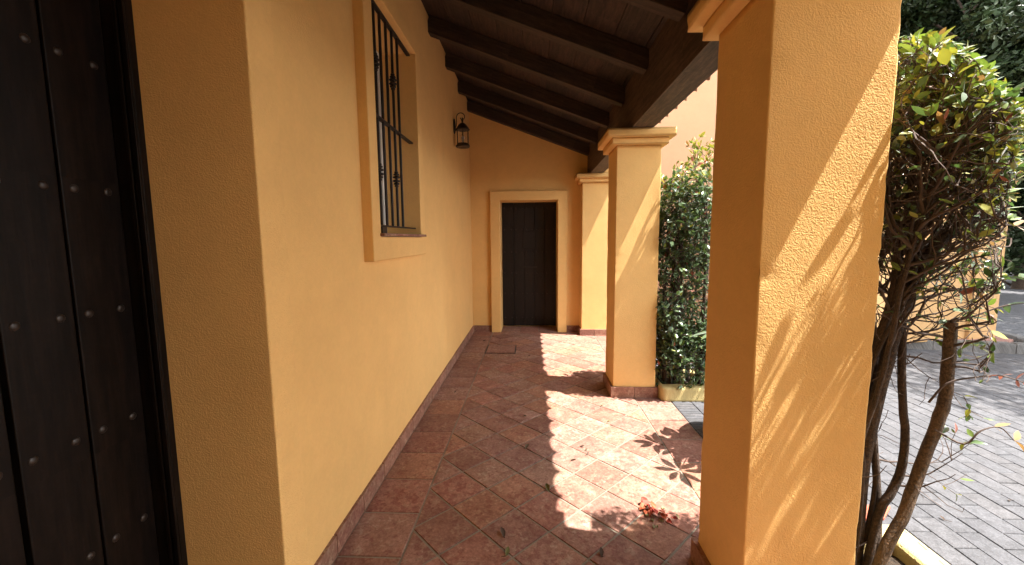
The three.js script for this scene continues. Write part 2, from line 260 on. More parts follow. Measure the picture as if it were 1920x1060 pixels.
// ------------------------------------------------------------------ the house: long side wall, end wall, both plank doors, barred window
const house = thing('house', 'ochre stucco house wrapping the porch, with two studded plank doors', 'house', V(-1.15, 0, 3));
part('side_wall', extrudeX((() => { const s = frameShape(BACK - .3, D + .4, -.1, 4.4, [[2.25, 3.225, 1.37, 2.83]]); const p = new THREE.Path(); p.moveTo(.27, -.05); p.lineTo(.27, 2.37); p.lineTo(1.36, 2.37); p.lineTo(1.36, -.05); p.closePath(); s.holes.push(p); return s; })(), -1.42, WX), M.stuccoWall, house);
part('end_wall', extrudeD(frameShape(WX, 1.18, -.1, 5.6, [[-.53, .46, -.05, 2.04]]), D, D + .42), M.stuccoWall, house);
part('outer_end_wall', box(1.18, 4.0, -.1, 5.6, D + .012, D + .42), M.peachDimmed, house, { label: 'outer part of the end wall beyond the hedge, stucco darkened against over-bright light' });  // end wall carried on outdoors, split off to take the darkened stucco
part('rear_blocking_wall', box(WX, 4.0, -.1, 5.6, BACK - .3, BACK), M.stuccoWall, house);  // unseen wall behind the camera, made tall and extended right to block sky light
part('side_wall_backing', box(-1.62, -1.43, -.1, 4.4, BACK - .3, D + .4), M.stuccoWall, house);
part('end_wall_backing', box(-.8, .8, -.1, 2.4, D + .43, D + .55), M.stuccoWall, house);
// door surrounds
part('door_surround', shaft(-1.415, -.858, 1.2875, 1.43, -.02, 2.43, .006, .0022, 41), M.stucco, house);
part('door_surround', shaft(-1.415, -.858, .20, .34, -.02, 2.43, .006, .0022, 47), M.stucco, house);
part('door_lintel', box(-1.415, -.860, 2.3, 2.43, .337, 1.2905), M.stucco, house);
part('door_surround', extrudeD(uShape(-.6076, .5277, -.02, 2.109, -.466, .394, 1.977), 6.18, 6.64, .005), M.stucco, house);
function studGeo(r) { const pr = []; for (let k = 0; k <= 5; k++) { const a = k / 5 * Math.PI / 2; pr.push(new THREE.Vector2(Math.cos(a) * r, Math.sin(a) * r * .55)); } return new THREE.LatheGeometry(pr, 12); }
{ // near door, leaf in the plane x = -1.285
  const door = part('door', box(-1.37, -1.327, .005, 2.3, .345, 1.283, 'y'), M.door, house, { label: 'near plank door, almost black, with rows of domed studs' });
  const ed = [.365, .57, .745, .92, 1.095, 1.262]; const sg = studGeo(.0125); sg.rotateZ(-Math.PI / 2);
  for (let i = 0; i < 5; i++) { const gap = (i === 3 || i === 2) ? .0045 : .002; part('plank', shiftUV(rbox(-1.328, -1.285, .008, 2.295, ed[i] + (i === 3 ? .0065 : gap), ed[i + 1] - (i === 2 ? .0065 : gap), .004, 'y'), i * .37, i * .8), M.door, door);
    for (const y of [.16, .512, .862, 1.214, 1.571, 1.938, 2.22]) for (const z of [ed[i] + .034, ed[i + 1] - .040]) { const g = sg.clone(); g.translate(-1.286, y, -z); part('stud', g, M.stud, door); } }
  for (const [d0, d1] of [[1.2625, 1.2875], [.34, .3645]]) { const j = part('door_jamb', rbox(-1.37, -1.209, .002, 2.3, d0, d1, .003, 'y'), M.door, house);
    const s = d0 > 1 ? -1 : 1, e = d0 > 1 ? d0 : d1; for (const [xa, xb, t] of [[-1.226, -1.2105, .006], [-1.248, -1.236, .004]]) part('bead', rbox(xa, xb, .003, 2.299, Math.min(e, e + s * t) - .001, Math.max(e, e + s * t) + .001, .002, 'y'), M.door, j); }
}
{ // far door, leaf in the plane d = 6.60
  const F = 6.595, door = part('door', box(-.46, .39, .012, 1.985, F + .03, F + .042, 'y'), M.doorFar, house, { label: 'far plank door with a small wicket panel and studs' });
  const ed = [-.460, -.277, -.108, .052, .214, .390], sg = studGeo(.0125); sg.rotateX(Math.PI / 2);
  const wk = [-.147, .075, 1.247, 1.534];
  for (let i = 0; i < 5; i++) { const x0 = ed[i] + .0025, x1 = ed[i + 1] - .0025; part('plank', shiftUV(rbox(x0, x1, .014, 1.983, F, F + .0295, .003, 'y'), i * .41, i * .7), M.doorFar, door);
    for (const y of [.146, .542, .87, 1.204, 1.558, 1.893]) for (const x of [ed[i] + .036, ed[i + 1] - .036]) { if (x > wk[0] && x < wk[1] && y > wk[2] && y < wk[3]) continue; const g = sg.clone(); g.translate(x, y, -(F - .001)); part('stud', g, M.stud, door); } }
  const w = part('wicket', rbox(wk[0] + .012, wk[1] - .012, wk[2] + .012, wk[3] - .012, F - .012, F - .0015, .003, 'y'), M.doorFar, door);
  void w; for (const [a, b, c, e] of [[wk[0], wk[1], wk[2], wk[2] + .008], [wk[0], wk[0] + .008, wk[2] + .009, wk[3] - .009]]) part('wicket_bead', rbox(a, b, c, e, F - .006, F - .0012, .002), M.doorFar, door);
  part('letter_slot', rbox(-.135, .09, .955, .972, F - .012, F - .0012, .003), M.stud, door);
}
{ // window
  part('window_surround', extrudeX(frameShape(2.19, 3.285, 1.302, 2.894, [[2.31, 3.165, 1.436, 2.774]]), -1.16, -.843, .005), M.stucco, house);
  const r = rng(8), sill = part('window_sill', box(-1.0, -.846, 1.4365, 1.4395, 2.312, 3.163), M.grout, house);
  for (let k = 0; k < 4; k++) part('sill_tile', shiftUV(rbox(-.99, -.818, 1.440 - .001, 1.456, 2.292 + k * .234, 2.292 + (k + 1) * .234 - .004, .003), r() * 4, r() * 4), M.skirt[k % 3], sill);
  const win = part('window', extrudeX(frameShape(2.311, 3.164, 1.437, 2.773, [[2.366, 2.712, 1.492, 2.718], [2.763, 3.109, 1.492, 2.718]]), -1.155, -1.105, .003), M.whitePaint, house);
  for (const [a, b] of [[2.364, 2.714], [2.761, 3.111]]) part('pane', box(-1.133, -1.129, 1.490, 2.720, a, b), M.glass, win);
  part('curtain', box(-1.40, -1.39, 1.3, 2.9, 2.2, 3.28), M.curtain, house);
  const gr = part('window_grille', rbox(-.912, -.884, 2.756, 2.768, 2.312, 3.163, .002), M.iron, house, { label: 'black iron window bars with basket knots' });
  part('rail', rbox(-.914, -.882, 2.130, 2.140, 2.312, 3.163, .002), M.iron, gr); part('rail', rbox(-.914, -.882, 1.498, 1.507, 2.312, 3.163, .002), M.iron, gr);
  part('anchor_plate', rbox(-.904, -.892, 1.457, 1.4975, 2.47, 2.55, .002), M.iron, gr);
  const zs = [2.895, 2.787, 2.678, 2.572, 2.477, 2.372];
  zs.forEach((z, i) => { part('bar', tube([V(-.898, 1.50, z), V(-.898, 2.764, z)], .0088, 8), M.iron, gr);
    if (i === 1 || i === 4) for (const y of [2.442, 1.820]) { const rings = []; for (const [o, q] of [[-.045, .013], [-.03, .019], [-.012, .0235], [.012, .0235], [.03, .019], [.045, .013]]) { const t = new THREE.TorusGeometry(q - .005, .0066, 6, 14); t.rotateX(Math.PI / 2); t.translate(-.898, y + o, -z); rings.push(triUV(t)); } part('knot', mergeGeometries(rings), M.iron, gr); } });
}
{ // skirting tiles
  const r = rng(14), f = (x0, x1, d0, d1) => part('skirting_tile', shiftUV(rbox(x0, x1, -.003, .0945 + rr(r, -.0015, .0015), d0, d1, .002), r() * 5, r() * 5), M.skirt[Math.floor(r() * 3)], house);
  for (let d = 1.433; d < D - .03;) { const e = Math.min(d < 1.5 ? 1.70 : d + .302, D - .016); f(WX - .004, -.8825 + rr(r, -.001, .001), d + .0035, e - .0035); d = e + (e > D - .05 ? 1 : 0); }
  for (let d = BACK + .02; d < .19;) { const e = Math.min(d + .302, .195); f(WX - .004, -.8825, d + .002, e - .002); d = e + (e > .19 ? 1 : 0); }
  f(-.8815, -.612, D - .015, D + .004); f(.531, .70, D - .015, D + .004);
  for (let x = 1.19; x < 3.6; x += .3) f(x, x + .296, D - .003, D + .016);
}

// ------------------------------------------------------------------ columns
function column(d0, d1, label, seed) {
  const w = d1 - d0, t = thing('porch_column', label, 'column', V((CX0 + CX1) / 2, 0, (d0 + d1) / 2), 'square columns along the porch');
  part('shaft', shaft(CX0, CX1, d0, d1, -.03, 2.192, .007, .0026, seed), M.stucco, t);
  const e = w > .3 ? 0 : .3;
  const cap = part('capital', shaft(CX0 - .045, CX1 + .045, d0 - .045, d1 + (e ? 0 : .045), 2.19, 2.2445, .005, .001, seed + 3, .02), M.stucco, t);
  part('abacus', shaft(CX0 - .09, CX1 + .09, d0 - .09, d1 + (e ? 0 : .09), 2.244, 2.3095, .006, .0012, seed + 7, .02), M.stucco, cap);
  const r = rng(seed * 31), o = .0206, i = -.004, h = .093; const tile = (x0, x1, a, b) => part('plinth_tile', shiftUV(rbox(x0, x1, -.003, h + rr(r, -.0012, .0012), a, b, .002), r() * 5, r() * 5), M.skirt[Math.floor(r() * 3)], t);
  const m = CX0 + .19; tile(CX0 - o, m - .0015, d0 - o, d0 - i); tile(m + .0015, CX1 + o, d0 - o, d0 - i);
  const dm = (d0 + d1) / 2, dE = e ? d1 : d1 + o; for (const [x0, x1] of [[CX0 - o, CX0 - i], [CX1 + i, CX1 + o]]) { tile(x0, x1, d0 + .0055, dm - .0015); tile(x0, x1, dm + .0015, dE); }
  if (!e) tile(CX0 + .0055, CX1 - .0055, d1 + i, d1 + o);
  return t;
}
column(COLD[0], COLD[0] + CW, 'large near ochre column with streaks of sun across its front', 3);
column(COLD[1], COLD[1] + CW, 'middle ochre column standing beside the dense green hedge', 9);
column(5.977, D - .001, 'short-depth ochre pilaster against the end wall, right of the far door', 17);

// ------------------------------------------------------------------ porch roof: beam, rafters, boards, tiles
const roof = thing('porch_roof', 'lean-to porch roof of dark wood rafters and boards under clay tiles', 'roof', V(.1, 2.9, 3));
{
  const r = rng(31);
  const bs = new THREE.Shape(); bs.moveTo(.823, 2.3105); bs.lineTo(1.003, 2.3105); bs.lineTo(1.003, CEIL(1.003) - .004); bs.lineTo(.823, CEIL(.823) - .004); bs.closePath();
  const bg = new THREE.ExtrudeGeometry(bs, { depth: D - .002 - BACK - .01, bevelEnabled: true, bevelSize: .005, bevelThickness: .004, bevelOffset: -.005, bevelSegments: 1 }); bg.translate(0, 0, -(D - .002)); part('beam', triUV(bg, 'z'), M.beam, roof);
  const ang = -Math.atan(SL), L = (.8225 - WX) / Math.cos(ang), hp = .145 * Math.cos(ang);
  for (const d of [6.075, 5.335, 4.585, 3.855, 3.115, 2.385, 1.645, .905, .165, -.575, -1.315]) { const g = new RoundedBoxGeometry(L + .02, hp, .09, 1, .004); triUV(g, 'x'); const gg = shiftUV(triUV(g, 'x'), r() * 3, r() * 3); gg.rotateZ(ang); const xm = (WX + .8225) / 2; gg.translate(xm, (RAFB(xm) + CEIL(xm)) / 2 - .001, -d); part('rafter', gg, r() < .5 ? M.rafter : M.rafterPale, roof); }
  const bw = .2145, bl = bw / Math.cos(ang);
  for (let k = -8; k < 2; k++) { const x0 = .80 + k * bw, xm = x0 + bw / 2; if (xm > 1.06 || xm < WX - .12) continue; let d = BACK + rr(r, 0, .3); d = BACK;
    const cuts = [BACK, rr(r, -.4, .1), k % 2 ? 2.385 : 1.645, k % 3 ? 4.585 : 3.855, D - .003];
    for (let c = 0; c < 4; c++) { const a = cuts[c] + .0015, b = cuts[c + 1] - .0015; const g = new THREE.BoxGeometry(bl - .005, .02, b - a); const gg = shiftUV(triUV(g, 'z'), r() * 3, r() * 3); gg.rotateZ(ang); gg.translate(xm, CEIL(xm) + .0105 + rr(r, 0, .0025), -(a + b) / 2); part('ceiling_board', gg, M.board[Math.floor(r() * 3)], roof); } }
  { const Ld = (1.09 - (WX - .1)) / Math.cos(ang), g = new THREE.BoxGeometry(Ld, .02, D - BACK - .01); triUV(g); g.rotateZ(ang); const xm = (1.09 + WX - .1) / 2; g.translate(xm, CEIL(xm) + .036, -(D + BACK) / 2); part('roof_deck', triUV(g), M.board[1], roof); }
  // barrel tiles: arch profile swept from the eave up the slope
  const barrel = (xa, ya, xb, yb, d, hw, ht, th, down) => { const n = 9, pos = [], idx = []; for (const [x, y, s] of [[xa, ya, 1], [xb, yb, .88]]) for (const o of [0, th]) for (let k = 0; k <= n; k++) { const a = Math.PI * k / n; pos.push(x, y + (down ? -1 : 1) * Math.sin(a) * (ht * s + o) - (down ? 0 : 0), -(d + Math.cos(a) * (hw * s + o))); }
    const w = n + 1; for (let k = 0; k < n; k++) { const q = (a, b, c, e) => idx.push(a, b, c, b, e, c); q(k, k + 1, 2 * w + k, 2 * w + k + 1); q(w + k, 3 * w + k, w + k + 1, 3 * w + k + 1); q(k, w + k, k + 1, w + k + 1); q(2 * w + k, 2 * w + k + 1, 3 * w + k, 3 * w + k + 1); }
    q2(0, w, 2 * w, 3 * w); q2(n, w + n, 2 * w + n, 3 * w + n); function q2(a, b, c, e) { idx.push(a, c, b, b, c, e); }
    const g = new THREE.BufferGeometry(); g.setAttribute('position', new THREE.Float32BufferAttribute(pos, 3)); g.setIndex(idx); g.computeVertexNormals(); return triUV(g); };
  const rest = []; const pitch = .238; let n = 0;
  for (let d = BACK + .12; d < D - .1; d += pitch, n++) { const j = rr(r, -.003, .003), jx = rr(r, -.004, .004), jy = rr(r, -.003, .003);
    part('roof_tile', barrel(1.35 + jx, 2.596 + jy, .98, 2.715, d + j, .1085, .086, .013), M.roofTile[n % 3], roof);
    part('roof_tile', barrel(1.275 + jx, 2.625, .98, 2.705, d + pitch / 2, .085, .05, .012, true), M.roofTile[(n + 1) % 3], roof);
    for (let x = 1.0; x > WX + .1; x -= .36) { const xb = Math.max(x - .40, WX + .01), y0 = CEIL(x) + .066, y1 = CEIL(xb) + .06; rest.push(barrel(x, y0 + .012, xb, y1, d, .104, .072, .013)); rest.push(barrel(x, y0 + .05, xb, y1 + .045, d + pitch / 2, .085, .05, .012, true)); } }
  part('upper_tile_courses', mergeGeometries(rest), M.roofTile[0], roof, { kind: 'stuff' });
}

// ------------------------------------------------------------------ wall lantern
{
  const lx = -.797, ld = 4.97, t = thing('wall_lantern', 'small bronze wall lantern with scroll arm, high on the side wall', 'lantern', V(WX, 2.73, ld));
  const pl = new THREE.SphereGeometry(1, 18, 12); pl.scale(.016, .088, .042); pl.translate(WX + .006, 2.728, -ld); part('backplate', triUV(pl), M.bronze, t);
  const sp = []; sp.push(V(-.885, 2.70, ld), V(-.868, 2.735, ld), V(-.866, 2.79, ld)); for (let k = 0; k <= 16; k++) { const a = Math.PI - k / 16 * Math.PI * 1.95, q = lerp(.052, .018, Math.pow(k / 16, 1.1)); sp.push(V(-.812 + Math.cos(a) * q + (k / 16) * .012, 2.835 + Math.sin(a) * q - k / 16 * .008, ld)); }
  part('scroll_arm', tube(curve(sp, 60), .0052, 7), M.bronze, t);
  part('lower_bracket', tube(curve([V(-.888, 2.69, ld), V(-.872, 2.682, ld), V(-.855, 2.693, ld)], 8), .006, 6), M.bronze, t);
  const lat = (pts, seg) => { const g = new THREE.LatheGeometry(pts.map(p => new THREE.Vector2(p[0], p[1])), seg); g.translate(lx, 0, -ld); return g; };
  part('finial', triUV(lat([[0, 2.828], [.006, 2.825], [.010, 2.812], [.005, 2.802], [.013, 2.793], [.014, 2.786], [.007, 2.776], [.009, 2.766], [.02, 2.757]], 14)), M.bronze, t);
  part('lamp_roof', triUV(lat([[.015, 2.766], [.03, 2.757], [.05, 2.738], [.066, 2.715], [.074, 2.700], [.086, 2.692], [.086, 2.684], [.072, 2.680], [.0, 2.682]], 12)), M.bronze, t);
  part('lamp_base', triUV(lat([[0, 2.498], [.05, 2.490], [.079, 2.486], [.084, 2.496], [.084, 2.506], [.076, 2.512], [.074, 2.527], [.068, 2.530], [.0, 2.520]], 12)), M.bronze, t);
  for (let k = 0; k < 6; k++) { const a = k / 6 * Math.PI * 2 + .3, b = a + Math.PI / 3; const p = (q, w, y) => new THREE.Vector3(lx + Math.cos(q) * w, y, -ld + Math.sin(q) * w);
    part('cage_bar', tube([p(a, .071, 2.527), p(a, .073, 2.685)], .0042, 6), M.bronze, t);
    const g = new THREE.BufferGeometry(); const c = [p(a, .067, 2.528), p(b, .067, 2.528), p(b, .069, 2.684), p(a, .069, 2.684)]; g.setAttribute('position', new THREE.Float32BufferAttribute([c[0], c[1], c[2], c[0], c[2], c[3]].flatMap(q => [q.x, q.y, q.z]), 3)); g.computeVertexNormals(); part('pane', triUV(g), M.lampGlass, t); }
  part('bulb', triUV(lat([[0, 2.62], [.016, 2.612], [.022, 2.595], [.014, 2.57], [.011, 2.55], [.011, 2.521]], 12)), M.whitePaint, t);
}

// ------------------------------------------------------------------ inspection cover
{
  const t = thing('inspection_cover', 'square inspection cover set in the shaded floor near the far door', 'floor cover', V(-.393, 0, 5.21)); const x0 = -.585, x1 = -.203, d0 = 5.01, d1 = 5.41, w = .011;
  part('rim', mergeGeometries([box(x0, x1, -.003, .003, d0, d0 + w), box(x0, x1, -.003, .003, d1 - w, d1), box(x0, x0 + w, -.003, .003, d0 + w, d1 - w), box(x1 - w, x1, -.003, .003, d0 + w, d1 - w)]), M.iron, t);
  part('cover_tile', slab(rect(x0 + w + .002, x1 - w - .002, d0 + w + .002, d1 - w - .002), .0042, .007, .002, 3.3, 1.2, 0), M.terra[2], t);
}

// ------------------------------------------------------------------ foliage tools
function leafGeo(l, w, fold, curl) {              // leaf along +x from the origin, face up (+y)
  const st = [[0, 0], [.18, .62], [.45, 1], [.75, .68], [1, 0]]; const P = [], I = [];
  st.forEach(([t, k]) => { const y = -curl * t * t * l; P.push(t * l, y, 0, t * l, y + fold * k * w, k * w / 2, t * l, y + fold * k * w, -k * w / 2); });
  for (let i = 0; i < 4; i++) { const a = i * 3, b = a + 3; if (i > 0) { I.push(a, a + 1, b, a, b, a + 2); } if (i < 3) { I.push(a + 1, b + 1, b, a + 2, b, b + 2); } if (i === 0) { } }
  const g = new THREE.BufferGeometry(); g.setAttribute('position', new THREE.Float32BufferAttribute(P, 3)); g.setIndex(I); g.computeVertexNormals(); return g.toNonIndexed();
}
const LG = [leafGeo(1, .46, .16, .14), leafGeo(1, .40, .24, .28), leafGeo(1, .52, .10, .05), leafGeo(1, .42, -.12, .18)];
const _m = new THREE.Matrix4(), _q = new THREE.Quaternion();
function leafMatrix(l) { const x = l.dir.clone().normalize(), y = l.nor.clone().addScaledVector(x, -l.nor.dot(x)).normalize(), z = new THREE.Vector3().crossVectors(x, y); _m.makeBasis(x, y, z); _q.setFromRotationMatrix(_m); return new THREE.Matrix4().compose(l.pos, _q, new THREE.Vector3(l.s, l.s, l.s)); }
const rv = r => { let x, y, z, q; do { x = r() * 2 - 1; y = r() * 2 - 1; z = r() * 2 - 1; q = x * x + y * y + z * z; } while (q > 1 || q < .01); return new THREE.Vector3(x, y, z).divideScalar(Math.sqrt(q)); };
function addLeaves(root, leaves, nInd, nameI, nameS) {
  const b = baseOf.get(root); const vis = leaves.map((l, i) => [l.s / l.pos.distanceTo(camera.position) * (l.front || 1), i]).sort((p, q) => q[0] - p[0]); const ind = new Set(vis.slice(0, nInd).map(v => v[1])); const rest = [];
  leaves.forEach((l, i) => { const m = leafMatrix(l); const g = LG[i % LG.length];
    if (ind.has(i)) { const me = flags(new THREE.Mesh(g, M.leaf[l.c])); me.name = nameI; me.applyMatrix4(m); me.position.sub(b); root.add(me); }
    else { const c = g.clone().applyMatrix4(m); const col = LEAFC[l.c], arr = new Float32Array(c.attributes.position.count * 3), v = l.v || 1; for (let k = 0; k < arr.length; k += 3) { arr[k] = col[0] * v; arr[k + 1] = col[1] * v; arr[k + 2] = col[2] * v; } c.setAttribute('color', new THREE.BufferAttribute(arr, 3)); rest.push(c); } });
  if (rest.length) part(nameS, mergeGeometries(rest), M.leafVC, root, { kind: 'stuff' });
}
// grows twigs and leaves inside an envelope
function grow(r, starts, o) {
  const twigs = [], leaves = [];
  const put = (p, dir, s, c) => { const d = dir.clone().addScaledVector(rv(r), .7).normalize(); const n = new THREE.Vector3(0, 1, 0).addScaledVector(rv(r), .75).normalize(); leaves.push({ pos: p.clone(), dir: d, nor: n, s, c, v: rr(r, .75, 1.25) }); };
  for (const st of starts) { let p = st.p.clone(), dir = st.dir.clone().normalize(); const pts = [p.clone()], rad = [st.r]; const n = st.n;
    for (let k = 0; k < n; k++) { dir.addScaledVector(rv(r), o.wig).addScaledVector(o.up, .12).normalize(); const np = p.clone().addScaledVector(dir, st.step); if (!o.inside(np)) { dir.addScaledVector(o.pull(np), .9).normalize(); np.copy(p).addScaledVector(dir, st.step * .6); if (!o.inside(np, .06)) break; } p = np; pts.push(p.clone()); rad.push(Math.max(.0011, st.r * (1 - (k + 1) / (n + 1)))); 
      if (st.lev < 2 && r() < st.br) starts.push({ p: p.clone(), dir: dir.clone().addScaledVector(rv(r), 1.1), r: Math.max(.0016, st.r * .55), n: Math.round(n * .7), step: st.step * .85, br: st.br * .9, lev: st.lev + 1 });
      if (st.lev > 0 || k > 2) { const pr = o.leafP(p); const m = st.lev === 2 ? 2 : 1; for (let q = 0; q < m; q++) if (r() < pr) put(p, dir.clone().addScaledVector(rv(r), .8), o.size(p, r), o.col(p, r)); } }
    if (pts.length > 1) { twigs.push(tube(pts, rad, st.lev ? 4 : 6)); if (o.leafP(p) > .15 && st.lev) for (let q = 0; q < 3; q++) if (r() < o.leafP(p) * 1.3) put(p, dir, o.size(p, r), o.col(p, r)); } }
  return { twigs, leaves };
}

// ------------------------------------------------------------------ planters
function planter(x0, x1, d0, d1, label) {
  const t = thing('planter', label, 'planter', V((x0 + x1) / 2, 0, (d0 + d1) / 2), 'low yellow planters outside the columns'), h = .122, w = .118;
  const s = new THREE.Shape(), q = .05; s.moveTo(x0 + .004, d0 + q); s.quadraticCurveTo(x0 + .006, d0, x0 + q + .012, d0); s.lineTo(x1 - q, d0); s.quadraticCurveTo(x1, d0, x1, d0 + q); s.lineTo(x1, d1 - q * .4); s.quadraticCurveTo(x1, d1, x1 - q * .4, d1); s.lineTo(x0 + .004, d1); s.closePath();
  const p = new THREE.Path(); p.moveTo(x0 + .05, d0 + w); p.lineTo(x0 + .05, d1 - w); p.lineTo(x1 - w, d1 - w); p.lineTo(x1 - w, d0 + w); p.closePath(); s.holes.push(p);
  const g = new THREE.ExtrudeGeometry(s, { depth: h + .01 - .044, bevelEnabled: true, bevelSize: .022, bevelThickness: .022, bevelOffset: -.022, bevelSegments: 3, curveSegments: 6 }); g.rotateX(-Math.PI / 2); g.translate(0, -.01 + .022, 0); part('rim', triUV(g), M.planter, t);
  const sg = new THREE.PlaneGeometry(x1 - x0 - .05 - w + .03, d1 - d0 - w * 2 + .03, 24, 24); sg.rotateX(-Math.PI / 2); sg.translate((x0 + .05 + x1 - w) / 2, .055, -(d0 + d1) / 2); const pa = sg.attributes.position; for (let i = 0; i < pa.count; i++) pa.setY(i, pa.getY(i) + perlin.noise(pa.getX(i) * 22, 3.3, pa.getZ(i) * 22) * .014); sg.computeVertexNormals(); part('soil', triUV(sg), M.soil, t);
  return t;
}
planter(CX1 + .0215, 1.66, .72, 1.83, 'low yellow planter at the foot of the large near column');
planter(CX1 + .0215, 1.66, 3.52, 4.10, 'low yellow planter beside the foot of the middle column');

// ------------------------------------------------------------------ near shrub, bare-stemmed
{
  const r = rng(1234), t = thing('shrub', 'leggy shrub with bare stems and yellow-green top right of the near column', 'shrub', V(1.38, .06, 1.56));
  const top = x => Math.min(2.2 * x - .66, 2.17 - .75 * Math.max(0, x - 1.42));
  const lid = p => Math.min(top(p.x), 1.42 - p.z * .425 - .85 * Math.max(0, p.x + .90 * p.z));
  const dOK = (p, m) => { const d = -p.z; return d > 1.21 - m && d < 1.86 + m; };
  const inside = (p, m = 0) => p.x > 1.125 && p.x < Math.min(1.86, -p.z * 1.06 + .03) + m * .5 && p.y < lid(p) + m * .4 && p.y > .1 && dOK(p, m);
  const pull = p => V(1.42, Math.min(1.7, p.y), 1.5).sub(p).normalize();
  const stems = [
    [[1.30, .05, 1.52], [1.335, .19, 1.53], [1.415, .37, 1.54], [1.46, .54, 1.55], [1.507, .71, 1.55], [1.528, .83, 1.55], [1.524, .99, 1.55], [1.52, 1.10, 1.55]],
    [[1.34, .04, 1.60], [1.375, .33, 1.60], [1.43, .46, 1.60], [1.445, .62, 1.60], [1.42, .78, 1.60], [1.40, 1.0, 1.6], [1.385, 1.25, 1.58], [1.41, 1.55, 1.56], [1.44, 1.8, 1.54]],
    [[1.33, .04, 1.64], [1.31, .5, 1.62], [1.345, .9, 1.60], [1.385, 1.15, 1.59], [1.47, 1.38, 1.58], [1.56, 1.48, 1.57], [1.61, 1.62, 1.55], [1.62, 1.8, 1.53]],
    [[1.28, .04, 1.62], [1.27, .45, 1.66], [1.29, .8, 1.64], [1.33, 1.1, 1.60], [1.34, 1.5, 1.56], [1.31, 1.85, 1.5]],
    [[1.27, .04, 1.66], [1.31, .4, 1.66], [1.28, .75, 1.64], [1.32, 1.1, 1.58], [1.33, 1.45, 1.50], [1.33, 1.8, 1.42]],
    [[1.25, .04, 1.56], [1.22, .5, 1.55], [1.26, .95, 1.50], [1.24, 1.35, 1.42], [1.26, 1.7, 1.34]],
    [[1.38, .04, 1.58], [1.40, .45, 1.66], [1.37, .85, 1.68], [1.42, 1.2, 1.66], [1.52, 1.55, 1.64], [1.55, 1.85, 1.62]],
    [[1.36, .04, 1.70], [1.41, .5, 1.72], [1.39, .95, 1.70], [1.45, 1.3, 1.66], [1.52, 1.75, 1.60]],
    [[1.35, .04, 1.67], [1.33, .6, 1.72], [1.30, 1.1, 1.72], [1.36, 1.6, 1.70], [1.38, 1.95, 1.66]],
  ];
  for (let i = 0; i < 11; i++) { const bx = rr(r, 1.23, 1.40), bd = rr(r, 1.56, 1.76); stems.push([[bx, .04, bd], [bx + rr(r, -.06, .05), .45, bd + rr(r, -.05, .05)], [bx + rr(r, -.05, .05), .85, bd + rr(r, -.06, .06)], [bx + rr(r, -.03, .10), 1.25, bd + rr(r, -.10, .04)], [bx + rr(r, -.02, .16), 1.6, bd + rr(r, -.14, .02)]]); }
  const rad = [[.021, .019], [.017, .010], [.026, .018], [.017, .008], [.014, .007], [.012, .005], [.015, .007], [.012, .006], [.013, .005]];
  const starts = [];
  stems.forEach((s, i) => { const c = curve(s.map(p => V(...p)), 26).map((p, k) => p.add(rv(r).multiplyScalar(.0025 * (k > 1 ? 1 : 0)))); const ra = c.map((p, k) => lerp((rad[i] || [.0095, .005])[0], (rad[i] || [.0095, .005])[1], k / 26) * rr(r, .97, 1.03)); part('stem', tube(c, ra, 9), i ? M.bark : M.barkPale, t);
    if (i === 2 || i === 6) for (let k = 12; k < 25; k++) for (let m = 0; m < 2; m++) starts.push({ p: c[k].clone(), dir: V(1, rr(r, -.15, .5), rr(r, -.5, .3)), r: .0055, n: 8, step: .042, br: .32, lev: 0 });
    c.forEach((p, k) => { if (i === 0 && k < 12) return; const q = sstep(.5, 1.1, p.y); if (i > 8 && (k % 3 || p.y < 1)) return; const cnt = p.y > 1.3 ? (r() < .6 ? 2 : 1) : p.y > 1.0 ? (r() < .6 ? 1 : 0) : (r() < .4 ? 1 : 0); for (let m = 0; m < cnt; m++) { if (r() > .35 + q * .65) continue; const d = rv(r); d.y = Math.abs(d.y) * .6 + (p.y > 1 ? .45 : -.05); starts.push({ p: p.clone(), dir: d, r: p.y > 1 ? .0055 : .0042, n: p.y > 1 ? 8 : 5, step: .045, br: p.y > 1 ? .40 : .25, lev: 0 }); } }); });
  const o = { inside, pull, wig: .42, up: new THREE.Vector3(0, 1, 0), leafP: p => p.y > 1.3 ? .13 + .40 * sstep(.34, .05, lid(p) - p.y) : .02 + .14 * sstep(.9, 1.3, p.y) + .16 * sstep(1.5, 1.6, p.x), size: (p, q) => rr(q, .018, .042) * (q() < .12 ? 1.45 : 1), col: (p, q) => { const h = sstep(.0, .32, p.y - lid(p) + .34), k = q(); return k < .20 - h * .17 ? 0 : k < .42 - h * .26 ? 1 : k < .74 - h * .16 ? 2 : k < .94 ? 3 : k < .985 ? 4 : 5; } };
  const { twigs, leaves } = grow(r, starts, o);
  // two thin shoots reaching right over the drive
  const shoot = (pts, cs) => { const c = curve(pts.map(p => V(...p)), 16); twigs.push(tube(c, c.map((p, k) => lerp(.0042, .0016, k / 16)), 5)); cs.forEach(([u, col, s]) => { const p = c[Math.round(u * 16)]; const d = rv(r); d.x = Math.abs(d.x) + .4; leaves.push({ pos: p.clone(), dir: d, nor: new THREE.Vector3(0, 1, 0).addScaledVector(rv(r), .6), s, c: col, front: 5 }); leaves.push({ pos: p.clone(), dir: d.clone().multiply(new THREE.Vector3(1, -1, -1)), nor: new THREE.Vector3(0, 1, 0).addScaledVector(rv(r), .6), s: s * .9, c: col, front: 5 }); }); };
  shoot([[1.49, .70, 1.54], [1.56, .665, 1.50], [1.60, .72, 1.49], [1.66, .735, 1.49], [1.73, .68, 1.50]], [[.05, 0, .05], [.3, 1, .05], [.7, 4, .05], [1, 4, .05]]);
